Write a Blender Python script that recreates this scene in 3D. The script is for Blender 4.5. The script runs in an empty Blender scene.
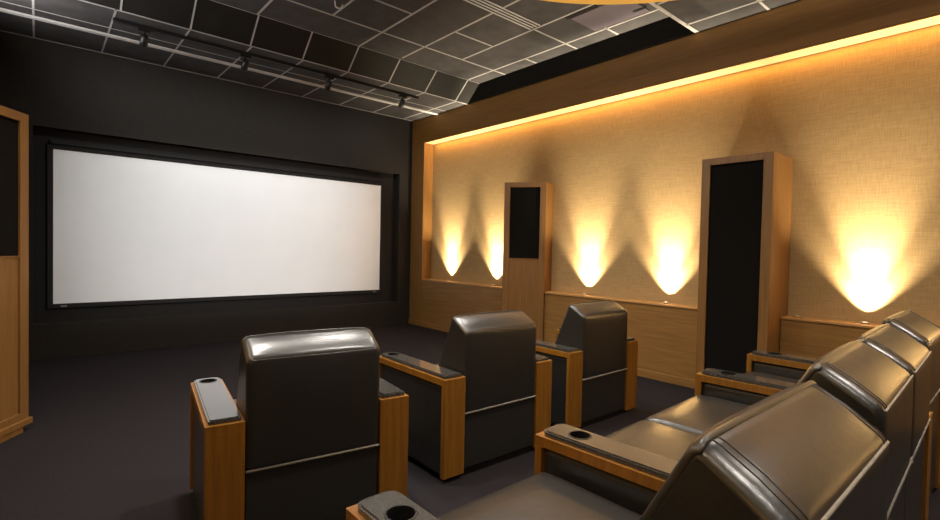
import bpy, bmesh, math, random
from mathutils import Vector, Matrix
random.seed(3)
SC = bpy.context.scene
COL = SC.collection
PI = math.pi

# ------------------------------------------------------------------ materials
def new_mat(name):
    m = bpy.data.materials.new(name); m.use_nodes = True
    nt = m.node_tree
    return m, nt, nt.nodes['Principled BSDF']

def bump_from(nt, b, sock, strength, dist):
    bp = nt.nodes.new('ShaderNodeBump')
    bp.inputs['Strength'].default_value = strength
    bp.inputs['Distance'].default_value = dist
    nt.links.new(sock, bp.inputs['Height'])
    nt.links.new(bp.outputs['Normal'], b.inputs['Normal'])

def coords(nt, scale, kind='Object'):
    tc = nt.nodes.new('ShaderNodeTexCoord'); mp = nt.nodes.new('ShaderNodeMapping')
    mp.inputs['Scale'].default_value = scale
    nt.links.new(tc.outputs[kind], mp.inputs['Vector'])
    return mp.outputs['Vector']

def noise(nt, vec, scale, detail=4, rough=.55):
    n = nt.nodes.new('ShaderNodeTexNoise')
    n.inputs['Scale'].default_value = scale; n.inputs['Detail'].default_value = detail
    n.inputs['Roughness'].default_value = rough
    nt.links.new(vec, n.inputs['Vector'])
    return n.outputs['Fac']

def ramp(nt, fac, stops):
    r = nt.nodes.new('ShaderNodeValToRGB')
    els = r.color_ramp.elements
    while len(els) < len(stops): els.new(.5)
    for e, (pos, c) in zip(els, stops):
        e.position = pos; e.color = (*c, 1)
    nt.links.new(fac, r.inputs['Fac'])
    return r.outputs['Color']

def noisy(name, c0, c1, scale, nscale, rough, bump=0, bdist=.002, spec=.5, metal=0, detail=4, coat=0):
    m, nt, b = new_mat(name)
    v = coords(nt, scale)
    f = noise(nt, v, nscale, detail)
    col = ramp(nt, f, [(.3, c0), (.7, c1)])
    nt.links.new(col, b.inputs['Base Color'])
    b.inputs['Roughness'].default_value = rough
    b.inputs['Specular IOR Level'].default_value = spec
    b.inputs['Metallic'].default_value = metal
    b.inputs['Coat Weight'].default_value = coat
    if bump: bump_from(nt, b, f, bump, bdist)
    return m

def wood(name, axis, dark, light, rough=.38):
    s = [28, 28, 28]; s['xyz'.index(axis)] = 1.3
    m, nt, b = new_mat(name)
    v = coords(nt, s)
    f = noise(nt, v, 1.6, 6, .6)
    col = ramp(nt, f, [(.28, dark), (.72, light)])
    nt.links.new(col, b.inputs['Base Color'])
    b.inputs['Roughness'].default_value = rough
    bump_from(nt, b, f, .12, .001)
    return m

def emit(name, c, s):
    m, nt, b = new_mat(name)
    b.inputs['Base Color'].default_value = (*[.25*min(1, x) for x in c], 1)
    b.inputs['Emission Color'].default_value = (*c, 1)
    b.inputs['Emission Strength'].default_value = s
    b.inputs['Roughness'].default_value = .6
    return m

WD, WL = (.155, .060, .006), (.275, .118, .013)
M = dict(
    wood_z=wood('honey_wood_upright', 'z', WD, WL),
    wood_y=wood('honey_wood_lengthwise', 'y', WD, WL),
    panel=wood('cherry_panel', 'y', (.20, .099, .026), (.32, .165, .048), .42),
    panel_z=wood('cherry_panel_upright', 'z', (.20, .099, .026), (.32, .165, .048), .42),
    tower=wood('brown_tower_wood', 'z', (.155, .073, .019), (.24, .118, .034), .42),
    ledge=wood('lit_ledge_wood', 'y', (.36, .19, .06), (.48, .27, .10)),  # lighter than the panels: bounce light on the ledge put into its colour
    soffit=wood('cherry_soffit', 'y', (.22, .106, .020), (.30, .150, .032), .5),
    leather=noisy('black_leather', (.015, .0142, .0128), (.023, .0215, .019), (1, 1, 1), 90, .31, .08, .001, .7),
    pad=noisy('armrest_leather', (.034, .032, .028), (.050, .047, .042), (1, 1, 1), 120, .27, .02, .001, .9, 0, 4, .8),
    welt=noisy('grey_welt', (.16, .15, .13), (.24, .22, .19), (1, 1, 1), 60, .38),
    dark_welt=noisy('dark_leather_piping', (.030, .026, .020), (.045, .040, .032), (1, 1, 1), 60, .32),
    black=noisy('black_plastic', (.008, .008, .008), (.013, .013, .013), (1, 1, 1), 30, .35),
    grille=noisy('black_speaker_cloth', (.004, .0034, .0028), (.009, .0078, .0066), (1, 1, 1), 400, .95, .3, .001, .1),
    carpet=noisy('charcoal_carpet', (.013, .0112, .0125), (.027, .0235, .026), (1, 1, 1), 130, 1.0, .5, .004, .05),
    charcoal=noisy('charcoal_wall_cloth', (.026, .024, .022), (.036, .034, .032), (1, 1, 1), 60, .95, .15, .002, .1),
    recess=noisy('recess_cloth', (.020, .019, .018), (.026, .025, .025), (1, 1, 1), 60, .95, .15, .002, .1),
    tile=noisy('dark_ceiling_tile', (.032, .030, .031), (.052, .050, .052), (1, 1, 1), 7, .75, .15, .002, .35),
    tile_black=noisy('black_fascia', (.006, .005, .004), (.010, .009, .007), (1, 1, 1), 8, .8, 0, .002, .2),
    fascia=noisy('dark_fascia', (.006, .0055, .005), (.010, .009, .008), (1, 1, 1), 5, .7, 0, .002, .3),
    tbar=noisy('grey_ceiling_bar', (.32, .31, .31), (.40, .39, .39), (1, 1, 1), 5, .55),
    tbar_light=noisy('pale_ceiling_channel', (.50, .49, .48), (.58, .57, .56), (1, 1, 1), 5, .5),
    metal=noisy('brushed_metal', (.42, .39, .34), (.55, .51, .45), (20, 20, 2), 12, .35, 0, .001, .5, .9),
    screen=noisy('matte_screen', (.79, .81, .82), (.82, .84, .85), (1, 1, 1), 2, .9, 0, .001, .1),
    led=emit('warm_led_diffuser', (1, .56, .20), 1.0),
    glow=emit('uplight_lens', (1, .80, .52), 6.0),
    ring=emit('amber_ring_diffuser', (1, .50, .085), .62),
    accp=noisy('purple_grey_panel', (.10, .085, .105), (.125, .11, .135), (1, 1, 1), 3, .45),
    badge=noisy('silver_badge', (.12, .12, .12), (.16, .16, .16), (1, 1, 1), 8, .4),
    rearwall=noisy('rear_wall_paint', (.05, .04, .03), (.06, .048, .036), (1, 1, 1), 8, .9),
)
nt = M['leather'].node_tree; b = nt.nodes['Principled BSDF']
old = [n for n in nt.nodes if n.type == 'BUMP'][0]
cr = noise(nt, coords(nt, (1, 2.2, 1)), 7, 5, .6)
bp = nt.nodes.new('ShaderNodeBump'); bp.inputs['Strength'].default_value = .22; bp.inputs['Distance'].default_value = .010
nt.links.new(cr, bp.inputs['Height']); nt.links.new(old.outputs['Normal'], bp.inputs['Normal']); nt.links.new(bp.outputs['Normal'], b.inputs['Normal'])
# woven grasscloth
m, nt, b = new_mat('tan_grasscloth')
v1 = coords(nt, (1, 3, 60)); v2 = coords(nt, (1, 90, 6))
n1 = noise(nt, v1, 2.2, 5, .6); n2 = noise(nt, v2, 1.5, 3)
mx = nt.nodes.new('ShaderNodeMath'); mx.operation = 'ADD'
ma = nt.nodes.new('ShaderNodeMath'); ma.operation = 'MULTIPLY'; ma.inputs[1].default_value = .5
nt.links.new(n1, mx.inputs[0]); nt.links.new(n2, mx.inputs[1]); nt.links.new(mx.outputs[0], ma.inputs[0])
cc = ramp(nt, ma.outputs[0], [(.36, (.33, .22, .098)), (.62, (.46, .318, .152))])
nt.links.new(cc, b.inputs['Base Color']); b.inputs['Roughness'].default_value = .9
b.inputs['Specular IOR Level'].default_value = .15
bump_from(nt, b, ma.outputs[0], .35, .004)
M['grass'] = m

# ------------------------------------------------------------------ mesh helpers
def link(name, bm, mat, parent=None, smooth=False):
    me = bpy.data.meshes.new(name)
    bmesh.ops.recalc_face_normals(bm, faces=bm.faces)
    bm.to_mesh(me); bm.free()
    mats = mat if isinstance(mat, (list, tuple)) else [mat]
    for q in mats: me.materials.append(M[q])
    if smooth:
        for f in me.polygons: f.use_smooth = len(f.vertices) < 9
    o = bpy.data.objects.new(name, me); COL.objects.link(o)
    if parent: o.parent = parent
    return o

def box(bm, x0, x1, y0, y1, z0, z1, bev=0, seg=2, mat=0):
    vs = [bm.verts.new((x, y, z)) for x in (x0, x1) for y in (y0, y1) for z in (z0, z1)]
    fs = [bm.faces.new([vs[i] for i in q]) for q in ((0, 1, 3, 2), (4, 6, 7, 5), (0, 4, 5, 1), (2, 3, 7, 6), (0, 2, 6, 4), (1, 5, 7, 3))]
    for f in fs: f.material_index = mat
    if bev:
        es = list({e for f in fs for e in f.edges})
        bmesh.ops.bevel(bm, geom=es, offset=bev, segments=seg, profile=.5, affect='EDGES')
    return fs

def prism(bm, pts, z0, z1, bev=0, seg=2):
    lo = [bm.verts.new((x, y, z0)) for x, y in pts]; hi = [bm.verts.new((x, y, z1)) for x, y in pts]
    n = len(pts)
    fs = [bm.faces.new(lo[::-1]), bm.faces.new(hi)]
    for i in range(n): fs.append(bm.faces.new((lo[i], lo[(i+1) % n], hi[(i+1) % n], hi[i])))
    if bev:
        es = list({e for f in fs for e in f.edges})
        bmesh.ops.bevel(bm, geom=es, offset=bev, segments=seg, profile=.5, affect='EDGES')

def circle(cx, cy, r, n=24): return [(cx + r*math.cos(2*PI*i/n), cy + r*math.sin(2*PI*i/n)) for i in range(n)]

def rrect(x0, x1, y0, y1, r0, r1, n=6):
    """rounded rectangle, radius r0 at the y0 end, r1 at the y1 end"""
    pts = []
    for cx, cy, r, a0 in ((x1-r0, y0+r0, r0, -90), (x1-r1, y1-r1, r1, 0), (x0+r1, y1-r1, r1, 90), (x0+r0, y0+r0, r0, 180)):
        for i in range(n+1):
            a = math.radians(a0 + 90*i/n); pts.append((cx + r*math.cos(a), cy + r*math.sin(a)))
    return pts

def plate(bm, outer, holes, z0, z1):
    """a flat plate with holes through it"""
    def ring(pts, z):
        vs = [bm.verts.new((x, y, z)) for x, y in pts]
        return vs, [bm.edges.new((vs[i], vs[(i+1) % len(vs)])) for i in range(len(vs))]
    loops = [outer] + holes
    both = []
    for z in (z0, z1):
        es = []; vv = []
        for l in loops:
            a, e = ring(l, z); vv.append(a); es += e
        bmesh.ops.triangle_fill(bm, edges=es, use_beauty=True, use_dissolve=False)
        both.append(vv)
    for a, c in zip(*both):
        n = len(a)
        for i in range(n): bm.faces.new((a[i], a[(i+1) % n], c[(i+1) % n], c[i]))

def lathe(bm, prof, cx=0, cy=0, n=28, closed=False):
    rows = []
    for r, z in prof:
        rows.append([bm.verts.new((cx + r*math.cos(2*PI*i/n), cy + r*math.sin(2*PI*i/n), z)) for i in range(n)])
    k = len(rows)
    for a in range(k if closed else k-1):
        A, B = rows[a], rows[(a+1) % k]
        for i in range(n): bm.faces.new((A[i], A[(i+1) % n], B[(i+1) % n], B[i]))
    if not closed:
        bm.faces.new(rows[0]); bm.faces.new(rows[-1])

def tube(bm, pts, r, n=8):
    pts = [Vector(q) for q in pts]
    rows = []; up = Vector((.31, .17, .93))
    for i, q in enumerate(pts):
        t = (pts[min(i+1, len(pts)-1)] - pts[max(i-1, 0)]).normalized()
        s = t.cross(up); s = s.normalized() if s.length > .05 else t.cross(Vector((1, 0, 0))).normalized()
        w = s.cross(t)
        rows.append([bm.verts.new(q + r*(math.cos(2*PI*k/n)*s + math.sin(2*PI*k/n)*w)) for k in range(n)])
    for A, B in zip(rows, rows[1:]):
        for k in range(n): bm.faces.new((A[k], A[(k+1) % n], B[(k+1) % n], B[k]))
    bm.faces.new(rows[0]); bm.faces.new(rows[-1])

def round_poly(pts, radii, n=5):
    out = []; k = len(pts)
    for i in range(k):
        P, A, B = Vector(pts[i]), Vector(pts[i-1]), Vector(pts[(i+1) % k])
        r = radii[i]
        if not r: out.append(tuple(P)); continue
        a = P + (A-P).normalized()*r; c = P + (B-P).normalized()*r
        for j in range(n+1):
            t = j/n; out.append(tuple(a*(1-t)**2 + P*2*t*(1-t) + c*t*t))
    return out

def puffed(bm, prof, u0, u1, R, puff, nu=18):
    """extrude a closed (v,z) profile along u with rounded sides; puff(v,z) -> outward swell at mid width"""
    k = len(prof); P = [Vector(q) for q in prof]
    area = sum(P[i-1].x*P[i].y - P[i].x*P[i-1].y for i in range(k))
    sg = 1 if area > 0 else -1
    N = []
    for i in range(k):
        t = (P[(i+1) % k] - P[i-1]).normalized(); N.append(Vector((t.y, -t.x))*sg)
    w = (u1-u0)/2; mid = (u0+u1)/2
    us = [-w + R*(1-math.cos(PI/2*i/6)) for i in range(7)]
    inner = [(-w+R) + (2*w-2*R)*i/nu for i in range(1, nu)]
    us = us + inner + [-q for q in us[::-1]]
    rows = []; pos = []
    for u in us:
        e = max(0, abs(u)-(w-R)); d = min(R, .022)*(1 - math.sqrt(max(0, 1-(e/R)**2)))
        s = max(0, 1-(u/w)**4)
        rows.append([bm.verts.new((mid+u, *(P[i] + N[i]*(puff(P[i].x, P[i].y)*s - d)))) for i in range(k)])
        pos.append([v.co.copy() for v in rows[-1]])
    for A, B in zip(rows, rows[1:]):
        for i in range(k): bm.faces.new((A[i], A[(i+1) % k], B[(i+1) % k], B[i]))
    bm.faces.new(rows[0]); bm.faces.new(rows[-1])
    return pos

def tag(o, label, cat, group=None):
    o['label'] = label; o['category'] = cat
    if group: o['group'] = group
    return o

def empty(name, loc, rot=0):
    o = bpy.data.objects.new(name, None); COL.objects.link(o)
    o.empty_display_size = .1
    o.location = loc; o.rotation_euler = (0, 0, math.radians(rot))
    return o

def struct(name, bm, mat, label=None):
    o = link(name, bm, mat); o['kind'] = 'structure'
    if label: o['label'] = label
    return o

def kids(o): return [c for c in bpy.data.objects if c.parent == o]
def copy_tree(o, parent=None):
    c = o.copy(); COL.objects.link(c)
    if parent: c.parent = parent
    for ch in kids(o): copy_tree(ch, c)
    return c

# ------------------------------------------------------------------ room dimensions (metres)
XL, XP, XW = -.437, 5.117, 5.317        # left wall, face of the right wood framing, right cloth wall
YF, YWALL, YR = 7.69, 7.58, -2.6        # screen plane, face of front wall, rear wall
HS, HT = 3.66, 3.909                    # lowered ceiling, raised tray
ZS, ZD = 3.224, .837                    # soffit underside, dado top
TX, TY0, TY1, FY = 5.09, 2.42, 5.744, 6.027
YPIL = 7.206

bm = bmesh.new(); box(bm, XL-.1, XW+.1, YR-.1, YF+.2, -.1, 0); struct('floor', bm, 'carpet')
# low carpeted step under the rear row
bm = bmesh.new(); box(bm, XL+.02, XP-.02, YR+.02, 1.20, 0, .076, .006); struct('trim_1', bm, 'carpet', 'low carpeted step under the rear row of seats')
bm = bmesh.new(); box(bm, XL-.1, XL, YR-.1, YF+.2, 0, HT+.15); struct('wall_left', bm, 'charcoal')
bm = bmesh.new(); box(bm, XL-.001, XL+.004, YR, 4.2, .9, ZS); struct('wall_left_bounce', bm, 'grass')  # light cloth added out of view to bounce the left fill
bm = bmesh.new(); box(bm, XL-.1, XW+.1, YR-.1, YR, 0, HT+.15); struct('wall_rear', bm, 'rearwall')
bm = bmesh.new(); box(bm, XW, XW+.1, YR-.1, YF+.2, 0, HT+.15); struct('wall_right', bm, 'grass')
# front wall with the recess for the screen
RX0, RX1, RZ0, RZ1 = -.05, 4.86, .41, 2.69
bm = bmesh.new()
box(bm, XL, RX0, YWALL, YF+.1, 0, HT+.1); box(bm, RX1, XW, YWALL, YF+.1, 0, HT+.1)
box(bm, RX0, RX1, YWALL, YF+.1, 0, RZ0); box(bm, RX0, RX1, YWALL, YF+.1, RZ1, HT+.1)
struct('wall_front', bm, 'charcoal')
bm = bmesh.new(); box(bm, RX0-.02, RX1+.02, YF+.025, YF+.1, RZ0-.02, RZ1+.02); struct('wall_front_recess', bm, 'recess')

# ceiling: lowered strips, sloped front fascia, raised tray
bm = bmesh.new()
box(bm, XL, XW, FY, YF+.1, HS, HS+.5)
box(bm, XL, XW, YR, TY0, HS, HS+.5)
box(bm, XL, XW, TY0, TY1+.3, HT, HT+.1)
struct('ceiling', bm, 'tile')
bm = bmesh.new()
vs = [bm.verts.new(q) for q in ((XL, FY, HS), (XP, FY, HS), (XP, TY1, HT), (XL, TY1, HT), (XL, FY+.02, HS), (XP, FY+.02, HS), (XP, TY1+.02, HT+.02), (XL, TY1+.02, HT+.02))]
for q in ((0, 1, 2, 3), (4, 5, 6, 7), (0, 1, 5, 4), (1, 2, 6, 5), (2, 3, 7, 6), (3, 0, 4, 7)): bm.faces.new([vs[i] for i in q])
struct('ceiling_fascia_front', bm, 'fascia')
bm = bmesh.new(); box(bm, TX+.004, XW, TY0, FY+.2, HS+.001, HT+.05); struct('ceiling_fascia_right', bm, 'tile_black')

# metal bars of the tile grid
def barx(bm, x0, x1, y, z, w=.022, d=.004): box(bm, x0, x1, y-w/2, y+w/2, z-d, z+.002)
def bary(bm, x, y0, y1, z, w=.022, d=.004): box(bm, x-w/2, x+w/2, y0, y1, z-d, z+.002)
bm = bmesh.new()
barx(bm, XL, 5.08, 5.185, HT)
for x, y0, y1 in ((.0, 2.5, 5.185), (.61, 2.5, 5.744), (1.22, 2.5, 5.185), (1.815, 2.5, 5.744), (2.43, 4.1, 5.185), (3.05, 2.5, 5.744),
                  (3.66, 2.5, 5.70), (4.27, 2.5, 5.185), (4.845, 2.5, 5.72)):
    bary(bm, x, y0, y1, HT)
for x0, x1, y in ((1.815, 3.05, 4.56), (3.66, 4.27, 4.585), (4.845, 5.07, 4.58), (4.27, 5.07, 3.91), (3.05, 3.66, 3.33), (4.72, 5.07, 3.33), (0, 1.815, 3.94), (.61, 1.22, 4.56), (-.4, .61, 4.56)):
    barx(bm, x0, x1, y, HT)
barx(bm, XL, 5.09, TY1+.008, HT, .016)
# sloped fascia joints
for x in (.0, .61, 1.22, 1.83, 2.44, 3.05, 3.66, 4.27, 4.85):
    v = []
    for xx in (x-.008, x+.008):
        for (y, z) in ((FY, HS), (TY1, HT), (FY-.004, HS-.004), (TY1-.004, HT-.004)): v.append(bm.verts.new((xx, y, z)))
    for q in ((2, 3, 7, 6), (0, 1, 3, 2), (4, 5, 7, 6), (0, 2, 6, 4), (1, 3, 7, 5)): bm.faces.new([v[i] for i in q])
# lowered front strip
barx(bm, XL, XP, FY+.012, HS, .024)
barx(bm, XL, XP, 7.53, HS, .016); barx(bm, XL, XP, 6.60, HS, .012)
for x in (-.04, .575, 1.22, 1.855, 2.455, 3.05, 3.66, 4.27, 4.88): bary(bm, x, FY, 7.50, HS, .018)
# lowered rear strip
barx(bm, XL, XP, TY0+.0, HS, .04); barx(bm, XL, XP, 1.755, HS); bary(bm, 4.86, YR, TY0, HS)
for x in (.0, .61, 1.22, 1.83, 2.44, 3.05, 3.66, 4.27): bary(bm, x, YR, TY0, HS)
barx(bm, XL, XP, .53, HS); barx(bm, XL, XP, -.7, HS)
struct('trim_2', bm, 'tbar', 'grey metal grid bars between the dark ceiling tiles')
bm = bmesh.new(); box(bm, XL, XP, 6.79, 6.86, HS-.018, HS+.002, .004); struct('trim_3', bm, 'tbar_light', 'pale metal channel along the lowered front ceiling')

# right wall wood framing
bm = bmesh.new(); box(bm, XP, XW, YR, YWALL, ZS+.014, HS, .004); struct('wall_right_soffit', bm, 'soffit')
bm = bmesh.new(); box(bm, XP, XW, YPIL, YWALL, 0, ZS+.012, .004); struct('wall_right_pilaster', bm, 'panel_z')
T1 = [(5.069, 4.348), (4.760, 4.821)]    # front edge of the angled tower, right then left corner
T2 = dict(x=4.81, y0=1.573, y1=2.192, h=2.295)
dados = [(4.905, YPIL), (T2['y1']+.004, 4.41), (YR, T2['y0']-.004)]
bm = bmesh.new()
for a, c in dados:
    box(bm, XP, XW-.002, a, c, .0, ZD-.022, .003)
struct('wall_right_dado', bm, 'panel')
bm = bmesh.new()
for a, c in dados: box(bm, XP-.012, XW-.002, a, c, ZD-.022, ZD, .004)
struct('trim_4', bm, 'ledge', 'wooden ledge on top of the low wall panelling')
bm = bmesh.new()
for a, c in dados: box(bm, XP-.014, XP, a, c, 0, .085, .004)
box(bm, XP-.014, XP, YPIL, YWALL, 0, .085, .004)
struct('baseboard_right', bm, 'panel')

# warm LED diffuser under the soffit
t = empty('led_light_strip', (XW-.1, 2.3, ZS))
bm = bmesh.new(); box(bm, -.092, .095, YR-2.29, YPIL-2.305, .002, .0135); link('diffuser', bm, 'led', t)
bm = bmesh.new(); box(bm, -.1, -.092, YR-2.29, YPIL-2.305, 0, .0138); link('mounting_rail', bm, 'soffit', t)
tag(t, 'warm glowing light strip under the wooden soffit above the cloth wall', 'light strip')

# ------------------------------------------------------------------ screen
SX0, SX1, SZ0, SZ1 = .131, 4.546, .632, 2.461
t = empty('projection_screen', ((SX0+SX1)/2, YF+.025, SZ0))
hw, hh = (SX1-SX0)/2, SZ1-SZ0
bm = bmesh.new(); box(bm, -hw, hw, -.03, -.02, 0, hh); link('screen_surface', bm, 'screen', t)
bm = bmesh.new(); fw = .055
for a in ((-hw-fw, hw+fw, hh, hh+fw), (-hw-fw, hw+fw, -fw, 0), (-hw-fw, -hw, 0, hh), (hw, hw+fw, 0, hh)):
    box(bm, a[0], a[1], -.042, 0, a[2], a[3], .004)
link('screen_frame', bm, 'recess', t)
bm = bmesh.new(); box(bm, -hw-.03, hw+.03, -.07, -.0, hh+fw, hh+fw+.05, .008); link('top_housing', bm, 'fascia', t)
for sx in (-1, 1):
    bm = bmesh.new(); box(bm, sx*(hw-.10)-.03, sx*(hw-.10)+.03, -.046, -.042, -.04, -.018, .002); link('badge', bm, 'badge', t)
tag(t, 'wide blank white projection screen recessed in the dark front wall', 'projection screen')

# ------------------------------------------------------------------ speaker columns
def column(name, pts_front, back, h, split, label, plinth, flip=False):
    """pts_front: the two front corners; back: the two corners at the wall (same order)."""
    A, B = [Vector(q) for q in pts_front]
    o = empty(name, ((A.x+B.x)/2, (A.y+B.y)/2, 0))
    org = Vector(((A.x+B.x)/2, (A.y+B.y)/2))
    d = (B-A).normalized(); w = (B-A).length
    bk = Vector(back[0]) - A
    nb = Vector((-d.y, d.x));  nb = nb if nb.dot(bk) > 0 else -nb
    def L(s, t): return tuple(A + d*s + nb*t - org)
    lo = [L(0, .03), L(w, .03), tuple(Vector(back[1])-org), tuple(Vector(back[0])-org)]
    z0 = .09 if plinth else .02
    bm = bmesh.new(); prism(bm, lo, z0, h, .003); link('cabinet_body', bm, 'tower', o)
    st = .080
    def slab(bm, s0, s1, za, zb, t0, t1, bev=.003):
        prism(bm, [L(s0, t0), L(s1, t0), L(s1, t1), L(s0, t1)], za, zb, bev)
    bm = bmesh.new()
    slab(bm, 0, st, z0, h, 0, .03); slab(bm, w-st, w, z0, h, 0, .03)
    slab(bm, st, w-st, h-.065, h, 0, .03); slab(bm, st, w-st, z0, z0+.05, 0, .03)
    link('front_frame', bm, 'tower', o)
    bm = bmesh.new(); slab(bm, st, w-st, (split if split else z0+.05), h-.065, .016, .03, 0); link('speaker_grille', bm, 'grille', o)
    if split:
        bm = bmesh.new(); slab(bm, st, w-st, z0+.05, split-.012, .014, .03, .002); link('lower_panel', bm, 'tower', o)
        bm = bmesh.new(); slab(bm, st, w-st, split-.012, split, .006, .03, 0); link('divider_rail', bm, 'tower', o)
    if plinth:
        bm = bmesh.new(); slab(bm, -.012, w+.002, .045, .09, -.02, .2, .004)
        slab(bm, .07, w-.0, 0, .045, -.012, .2, .004)
        link('plinth', bm, 'tower', o)
    else:
        bm = bmesh.new(); slab(bm, .01, w-.01, 0, .02, .012, .12, 0); link('plinth', bm, 'black', o)
    tag(o, label, 'speaker', 'wooden speaker columns')
    return o
column('speaker_tower', T1, [(XW-.004, 4.43), (XW-.004, 4.90)], T2['h'], 1.276,
       'slim angled wooden speaker tower with half-height black grille on the lit cloth wall', False)
column('speaker_tower', [(T2['x'], T2['y0']), (T2['x'], T2['y1'])], [(XW-.004, T2['y0']), (XW-.004, T2['y1'])], T2['h'], None,
       'wide wooden speaker tower with full-height black grille on the lit cloth wall', False)
mir = lambda q: (2*2.34-q[0], q[1])
LA, LB = (-.053, 4.856), (-.362, 4.384)
column('speaker_tower', [LA, LB], [(XL+.004, 5.08), (XL+.004, 4.46)], T2['h'], 1.276,
       'wooden speaker cabinet on a stepped plinth against the dark side wall', True)

# ------------------------------------------------------------------ uplights on the ledge
def uplight(y, label, on=True):
    o = empty('ledge_uplight', (XW-.085, y, ZD))
    bm = bmesh.new(); lathe(bm, [(.036, 0), (.036, .012), (.033, .016), (.027, .016), (.026, .008)], n=24); link('housing', bm, 'metal', o, True)
    bm = bmesh.new(); lathe(bm, [(.026, .006), (.026, .0105), (.02, .0125)], n=20); link('lens', bm, 'glow' if on else 'badge', o)
    tag(o, label, 'uplight', 'uplights on the wall ledge')
    return o
UPY = [6.61, 5.505, 3.813, 2.733, .98]
ULAB = ['lit uplight on the ledge nearest the screen corner', 'lit uplight on the ledge on the screen side of the slim speaker tower',
        'lit uplight on the ledge beside the slim tower, away from the screen', 'lit uplight on the ledge on the screen side of the full-grille speaker tower',
        'lit uplight on the ledge above the rear seats, brightest on the wall']
for y, l in zip(UPY, ULAB): uplight(y, l)
uplight(1.47, 'unlit small uplight on the ledge tight against the full-grille tower', False)

def spot(name, loc, target, energy, color, size, blend, rad=.02):
    l = bpy.data.lights.new(name, 'SPOT'); l.energy = energy; l.color = color
    l.spot_size = math.radians(size); l.spot_blend = blend; l.shadow_soft_size = rad
    o = bpy.data.objects.new(name, l); COL.objects.link(o); o.location = loc
    o.rotation_euler = (Vector(target)-Vector(loc)).to_track_quat('-Z', 'Y').to_euler()
    return o
UPC = (1, .83, .58)
def washer(y, energy):
    """asymmetric wall washer: narrow in height, wide along the wall"""
    l = bpy.data.lights.new('wall_up_beam', 'SPOT'); l.energy = energy; l.color = UPC
    l.spot_size = math.radians(32); l.spot_blend = 1.0; l.shadow_soft_size = .014
    o = bpy.data.objects.new('wall_up_beam', l); COL.objects.link(o)
    p0 = Vector((XW-.085, y, ZD+.024)); d = (Vector((XW, y, ZD+1.5))-p0).normalized()
    z = -d; x = Vector((0, 1, 0)); yv = z.cross(x)
    o.matrix_world = Matrix.Translation(p0) @ Matrix((x, yv, z)).transposed().to_4x4() @ Matrix.Diagonal((1.55, 1, 1, 1))
for y in UPY + [-.15, -1.3]:
    washer(y, 1000)
    spot('uplight_spill', (XW-.085, y, ZD+.024), (XW, y, ZD+.5), 24, UPC, 70, .9, .014)
    spot('uplight_spill', (XW-.085, y, ZD+.024), (XW, y, ZD+1.4), 215, UPC, 90, .7, .014)
def area(name, loc, target, sx, sy, energy, color, spread=180, shape='RECTANGLE'):
    l = bpy.data.lights.new(name, 'AREA'); l.energy = energy; l.color = color; l.shape = shape
    l.size = sx; l.size_y = sy; l.spread = math.radians(spread)
    o = bpy.data.objects.new(name, l); COL.objects.link(o); o.location = loc
    o.rotation_euler = (Vector(target)-Vector(loc)).to_track_quat('-Z', 'Y').to_euler()
    return o

# ------------------------------------------------------------------ track light
t = empty('track_light', (2.43, 6.27, HS))
bm = bmesh.new(); box(bm, .57-2.43, 4.32-2.43, -.018, .018, -.036, -.002, .003); link('track_rail', bm, 'black', t)
for x in (.84, 1.85, 2.9, 4.05):
    bm = bmesh.new(); box(bm, x-2.43-.06, x-2.43+.06, -.022, .022, -.07, -.036, .004)
    tube(bm, [(x-2.43, 0, -.07), (x-2.43, 0, -.12)], .011, 8)
    h = link('lamp_head', bm, 'black', t)
    bm = bmesh.new(); lathe(bm, [(.020, .06), (.036, .05), (.038, -.055), (.033, -.06), (.030, -.045)], n=20)
    bmesh.ops.transform(bm, verts=bm.verts, matrix=Matrix.Translation((x-2.43, .02, -.15)) @ Matrix.Rotation(math.radians(38), 4, 'X'))
    link('lamp_shade', bm, 'black', h, True)
tag(t, 'black ceiling track with four small spot heads in front of the screen', 'track light')

# ------------------------------------------------------------------ ceiling fittings
t = empty('ceiling_vent', (3.6, 3.855, HT))
bm = bmesh.new(); box(bm, -.62, .63, -.075, .075, -.004, -.0005); link('vent_slot', bm, 'fascia', t)
for k in range(4):
    bm = bmesh.new(); y = -.07+k*.0467; box(bm, -.62, .63, y-.007, y+.007, -.014, -.004, .002); link('vent_bar', bm, 'tbar_light', t)
tag(t, 'long grey slot air vent in the dark ceiling', 'vent')
t = empty('access_panel', (4.56, 3.12, HT))
bm = bmesh.new(); box(bm, -.21, .24, -.34, .33, -.012, -.001, .003); link('panel_plate', bm, 'accp', t)
bm = bmesh.new(); box(bm, -.27, -.225, -.02, .36, -.014, -.001, .002); link('dark_slot', bm, 'black', t)
bm = bmesh.new(); box(bm, .10, .145, -.36, -.22, -.016, -.011, .002); link('dark_slot', bm, 'black', t)
tag(t, 'pale purple-grey panel with dark end slots in the ceiling', 'ceiling panel')
bm = bmesh.new()
tube(bm, [(2.30, 4.86, 3.905), (2.30, 4.86, 3.87), (2.31, 4.87, 3.855), (2.34, 4.88, 3.85), (2.37, 4.885, 3.86), (2.39, 4.89, 3.88), (2.40, 4.89, 3.907)], .008, 8)
o = link('ceiling_hook', bm, 'tbar_light', None, True); tag(o, 'tiny pale curled hook hanging from the dark ceiling tiles', 'hook')

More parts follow.
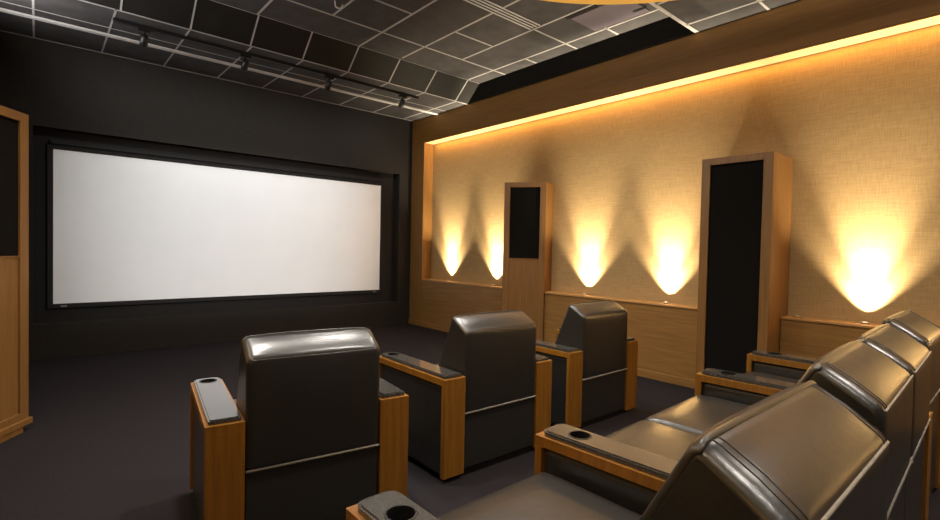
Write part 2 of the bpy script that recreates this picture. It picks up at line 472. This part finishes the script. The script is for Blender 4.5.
# round pendant ring, mostly above the picture
RC, RR, RZ = (2.001, .905), 1.907, 3.30
t = empty('ring_pendant', (RC[0], RC[1], RZ))
bm = bmesh.new(); lathe(bm, [(RR-.30, .02), (RR-.30, .14), (RR-.002, .14), (RR-.002, .02)], n=96, closed=True); link('ring_frame', bm, 'wood_y', t)
bm = bmesh.new(); lathe(bm, [(RR-.30, .0), (RR-.30, .02), (RR, .02), (RR, .0)], n=96, closed=True); link('ring_diffuser', bm, 'ring', t)
for a in (20, 140, 260):
    x, y = (RR-.15)*math.cos(math.radians(a)), (RR-.15)*math.sin(math.radians(a))
    bm = bmesh.new(); tube(bm, [(x, y, .14), (x, y, (HS if y+RC[1] < TY0 else HT)-RZ)], .004, 6); link('suspension_wire', bm, 'metal', t)
tag(t, 'large round amber glowing pendant at the top edge of the picture', 'pendant light')

# ------------------------------------------------------------------ chairs
def arm(parent, u0, D, inner):
    """a wooden arm: rear, top and front boards round a leather core; its rear face is at v=0"""
    wa, h, la = D['wa'], D['h'], D['la']
    tt, te = .038, .032
    hx, hy, hr = u0+wa/2, la-D['cup'], .041
    bm = bmesh.new()
    plate(bm, rrect(u0, u0+wa, 0, la, .004, .004, 2), [circle(hx, hy, hr)], h-tt, h)
    box(bm, u0, u0+wa, 0, te, .03, h-tt, .002); box(bm, u0, u0+wa, la-te, la, .03, h-tt, .002)
    a = link('armrest', bm, 'wood_z', parent)
    bm = bmesh.new(); box(bm, u0+.012, u0+wa-.012, te, la-te, .03, h-tt-.006, .022, 4); link('side_panel', bm, 'leather', a)
    bm = bmesh.new()
    plate(bm, rrect(u0+.014, u0+wa-.014, .018, la-.016, .012, .034), [circle(hx, hy, hr)], h+.001, h+.016)
    plate(bm, rrect(u0+.022, u0+wa-.022, .026, la-.024, .010, .028), [circle(hx, hy, hr)], h+.016, h+.021)
    link('arm_pad', bm, 'pad', a)
    bm = bmesh.new(); lathe(bm, [(hr+.003, h+.019), (hr+.003, h+.0225), (hr-.003, h+.0225), (hr-.004, h-.07), (.001, h-.07), (.001, h-.074), (hr-.001, h-.074), (hr-.001, h+.020)], hx, hy, 28, True)
    link('cup_holder', bm, 'black', a, False)
    return a

def backrest(parent, u0, u1, D, side_stitch=True):
    zs, zr, zt, vr, vb, h = D['zs'], D['zr'], D['zt'], D['vr'], D['vb'], D['h']
    raw = [(0, zs), (0, zr), (vr, zt), (vb, h), (vb+.07, .40), (.06, .40)]
    prof = round_poly(raw, [.02, .026, .034, .06, .04, .03])
    dense = []
    for i, q in enumerate(prof):
        a, c = Vector(q), Vector(prof[(i+1) % len(prof)])
        n = max(1, int((c-a).length/.05))
        for j in range(n): dense.append(tuple(a + (c-a)*j/n))
    def puff(v, z):
        s = 0
        e = (v/vr) if vr else 0
        if z > zr-.002 and 0 <= e <= 1: s = .014*math.sin(PI*min(1, max(0, e)))
        elif v < .004 and zs < z < zr: s = .004*math.sin(PI*(z-zs)/(zr-zs))
        elif v > vr and z > .42: s = .012
        return s
    bm = bmesh.new(); pos = puffed(bm, dense, u0, u1, D['round'], puff)
    b = link('backrest', bm, 'leather', parent, True)
    near = lambda q: min(range(len(dense)), key=lambda i: (Vector(dense[i])-Vector(q)).length)
    ir, iw, ib = near((vr, zt)), near((0, zr)), near((vb+.03, .50))
    step = 1 if ib > ir else -1
    down = list(range(ir, ib+step, step))
    e, m = 2, len(pos)-1
    path = [pos[e][i] for i in down[::-1]] + [pos[j][ir] for j in range(e+1, m-e)] + [pos[m-e][i] for i in down]
    bm = bmesh.new(); tube(bm, path, D['pipe'], 10); link('piping', bm, 'dark_welt', b, True)
    bm = bmesh.new(); tube(bm, [pos[j][iw] for j in range(5, m-4)], D['welt'], 8)
    link('rear_welt', bm, 'welt' if D['welt'] > .0036 else 'dark_welt', b, True)
    if side_stitch:
        st = 1 if iw > ir else -1
        run = list(range(ir, iw+st, st))
        for s in (0, 1):
            bm = bmesh.new()
            for j in (6, 7):
                jj = j if s == 0 else m-j
                k = .35 if j == 7 else 0
                pts = []
                for i in run:
                    q = pos[jj][i].copy()
                    if k: q = q*(1-k) + pos[jj + (-1 if s == 0 else 1)][i]*k
                    pts.append(q)
                tube(bm, pts, .0019, 6)
            link('stitched_seam', bm, 'black', b, True)
    return b

def seat_and_shell(parent, u0, u1, D, screw=False):
    la, zs = D['la'], D['zs']
    bm = bmesh.new(); box(bm, u0+.004, u1-.004, .012, .10, .045, zs-.006, .008, 3)
    b = link('back_panel', bm, 'leather', parent)
    bm = bmesh.new(); tube(bm, [(u0+.004, .004, zs-.002), (u1-.016, .004, zs-.002), (u1-.006, -.001, zs-.001)], D['seam'], 8)
    link('seam_welt', bm, 'welt', b, True)
    st, su = D['seat'], la-.005
    prof = round_poly([(.20, .30), (.20, st), (su, st+.005), (su, .30)], [.01, .03, .05, .02])
    dense = []
    for i, q in enumerate(prof):
        a, c = Vector(q), Vector(prof[(i+1) % len(prof)])
        n = max(1, int((c-a).length/.05))
        for j in range(n): dense.append(tuple(a + (c-a)*j/n))
    bm = bmesh.new(); puffed(bm, dense, u0+.006, u1-.006, .03, lambda v, z: .016 if z > st-.01 and .25 < v < la-.06 else 0)
    link('seat_cushion', bm, 'leather', parent, True)
    bm = bmesh.new(); box(bm, u0+.006, u1-.006, la-.10, la-.012, .06, .30, .02, 3); link('footrest', bm, 'leather', parent)
    bm = bmesh.new(); box(bm, u0-.02, u1+.02, .03, la-.06, 0, .045); link('base', bm, 'black', parent)

# front row: three single armchairs
DF = dict(wa=.158, h=.62, la=.805, zs=.394, zr=.89, zt=.975, vr=.149, vb=.30, pipe=.0045, cup=.092, seam=.0062, round=.034, welt=.0025, seat=.50)
WI, WR = .633, .628
FRONT = [(.999, 2.227, -7.86), (2.275, 2.273, -1.0), (3.509, 2.326, -.25)]
FLAB = ['front-row black leather armchair with wooden arms, at the end away from the lit wall',
        'front-row black leather armchair with wooden arms, middle of the three',
        'front-row black leather armchair with wooden arms, at the end beside the lit wall']
def armchair():
    o = empty('leather_armchair', (0, 0, 0))
    arm(o, -WI/2-DF['wa'], DF, 1); arm(o, WI/2, DF, -1)
    seat_and_shell(o, -WI/2, WI/2, DF)
    backrest(o, -WR/2, WR/2, DF, False)
    return o
proto = armchair()
for k, ((x, y, r), l) in enumerate(zip(FRONT, FLAB)):
    o = proto if k == 0 else copy_tree(proto)
    o.location = (x, y, 0); o.rotation_euler = (0, 0, math.radians(r))
    tag(o, l, 'armchair', 'front row armchairs')

# rear row: recliner, two-seat unit, recliner, sharing arms, on the low step
DR = dict(wa=.158, h=.612, la=1.015, zs=.612, zr=.924, zt=1.026, vr=.158, vb=.38, pipe=.0078, cup=.150, seam=.0078, round=.040, welt=.0042, seat=.50)
def rear_unit(name, loc, rot, left_arm, seats, right_arm, label, cat):
    """origin at the front left; local v=0 is the rear plane"""
    r = math.radians(rot)
    o = empty(name, (loc[0]+math.sin(r)*DR['la'], loc[1]-math.cos(r)*DR['la'], .076), rot)
    u = 0.0
    if left_arm: arm(o, 0, DR, 1)
    u = DR['wa']
    n = len(seats)
    for k, w in enumerate(seats):
        g0 = .008 if k == 0 else .004; g1 = .008 if k == n-1 else .004
        seat_and_shell(o, u+.003, u+w-.003, DR)
        backrest(o, u+g0, u+w-g1, DR)
        u += w
    if right_arm: arm(o, u, DR, -1)
    tag(o, label, cat, 'rear row seats')
    return o
rear_unit('leather_recliner', (.630, 1.222), .4, True, [.655], False, 'rear-row black leather recliner with stitched headrest, at the end away from the lit wall', 'recliner')
rear_unit('leather_loveseat', (1.447, 1.268), 2.4, True, [.662, .662], True, 'black leather two-seater in the rear row between two wooden cup-holder arms', 'loveseat')
rear_unit('leather_recliner', (2.988, 1.365), .6, False, [.660], True, 'rear-row black leather recliner at the end beside the full-grille speaker tower', 'recliner')

# ------------------------------------------------------------------ lighting
sp = spot('screen_fill_beam', (2.34, .9, 2.95), (2.34, YF, 1.55), 1150, (.97, .985, 1), 47, 1.0, .06)
# unseen beam added to brighten the screen, masked to a rectangle
ld = sp.data; ld.use_nodes = True; nt = ld.node_tree; em = nt.nodes['Emission']
tc = nt.nodes.new('ShaderNodeTexCoord'); sx = nt.nodes.new('ShaderNodeSeparateXYZ'); nt.links.new(tc.outputs['Normal'], sx.inputs[0])
def mth(op, a, b_=None):
    n = nt.nodes.new('ShaderNodeMath'); n.operation = op
    for i, q in enumerate((a, b_)):
        if q is None: continue
        if isinstance(q, (int, float)): n.inputs[i].default_value = q
        else: nt.links.new(q, n.inputs[i])
    return n.outputs[0]
def mask(num, half, soft, off=0.0):
    r = mth('ABSOLUTE', mth('ADD', mth('DIVIDE', num, sx.outputs['Z']), off))
    mr = nt.nodes.new('ShaderNodeMapRange'); mr.interpolation_type = 'SMOOTHSTEP'
    nt.links.new(r, mr.inputs['Value'])
    mr.inputs['From Min'].default_value = half-soft; mr.inputs['From Max'].default_value = half+soft
    mr.inputs['To Min'].default_value = 1; mr.inputs['To Max'].default_value = 0.0
    return mr.outputs['Result']
k = mth('MULTIPLY', mask(sx.outputs['X'], .345, .03), mask(sx.outputs['Y'], .155, .04))
nt.links.new(k, em.inputs['Strength'])
for x in (.84, 1.85, 2.9, 4.05):
    spot('track_beam', (x, 6.42, HS-.22), (x, YF, 2.3), 22, (1, .98, .96), 130, 1, .03)
for x, y, e in ((1.0, 2.95, 95), (2.3, 3.2, 85), (3.6, 3.2, 75), (.9, 4.3, 36), (2.6, 4.4, 50), (2.0, 1.3, 78), (3.7, .9, 75)):  # unseen overhead fill discs, added to raise general light and seat highlights
    z = HT-.01 if y > TY0 else HS-.01
    area('overhead_fill', (x, y, z), (x, y, 0), .28, .28, e*.36, (1, .94, .86), 118, 'DISK')
for a_ in range(0, 360, 60):
    x, y = RC[0]+(RR-.15)*math.cos(math.radians(a_)), RC[1]+(RR-.15)*math.sin(math.radians(a_))
    area('above_ring_fill', (x, y, RZ+.15), (x, y, 5),     .25, .25, 23, (1, .95, .84), 180, 'DISK')  # upward fill added over the ring to brighten the ceiling

for y in (3.8, 2.7, 1.0, -.15):  # unseen left-wall spots added as side fill for the seats
    spot('wall_up_beam', (XL+.10, y, ZD+.024), (XL+.01, y, ZD+1.6), 200, UPC, 70, .9, .014)
area('left_wall_fill', (XL+.05, 5.4, 3.20), (XL+.8, 5.4, 3.75), 2.2, .05, 32, (1, .96, .92), 160)  # unseen strip light added to brighten the lowered front ceiling
area('left_wall_fill', (XL+.05, 1.6, 3.20), (XL+1.0, 1.6, 2.3), 5.0, .06, 40, (1, .80, .56), 160)  # unseen warm fill added from the left side

area('led_strip_glow', (XW-.06, 2.6, ZS-.004), (XW-.02, 2.6, ZS-1), 9.0, .05, 25, (1, .46, .09), 180).rotation_euler = (0, 0, math.radians(90))
for x, y in ((1.2, -1.0), (3.4, -1.0)):  # rear fill discs added overhead, out of view
    area('overhead_fill', (x, y, HS-.01), (x, y, 0), .28, .28, 45, (1, .92, .82), 118, 'DISK')

w = bpy.data.worlds.new('dark_room'); SC.world = w; w.use_nodes = True
w.node_tree.nodes['Background'].inputs['Color'].default_value = (.012, .011, .010, 1)
w.node_tree.nodes['Background'].inputs['Strength'].default_value = 1.0

# ------------------------------------------------------------------ camera
cd = bpy.data.cameras.new('camera'); cam = bpy.data.objects.new('camera', cd); COL.objects.link(cam)
Rv = Vector((0.7564169224538653, -0.6537418234308373, 0.02133231639431304))
Uv = Vector((-0.0004423507541019521, 0.032102455322463, 0.9994844654864228))
Fv = Vector((0.6540896297536246, 0.7560364149031402, -0.023993657269647552))
mt = Matrix((Rv, Uv, -Fv)).transposed().to_4x4(); mt.translation = (0, 0, 1.4)
cam.matrix_world = mt
cd.sensor_width = 36; cd.sensor_fit = 'HORIZONTAL'; cd.lens = 36*499.05/940
cd.clip_start = .02
SC.camera = cam
vs_ = SC.view_settings
vs_.view_transform = 'Standard'; vs_.look = 'None'; vs_.exposure = 0; vs_.gamma = 1; vs_.use_curve_mapping = False
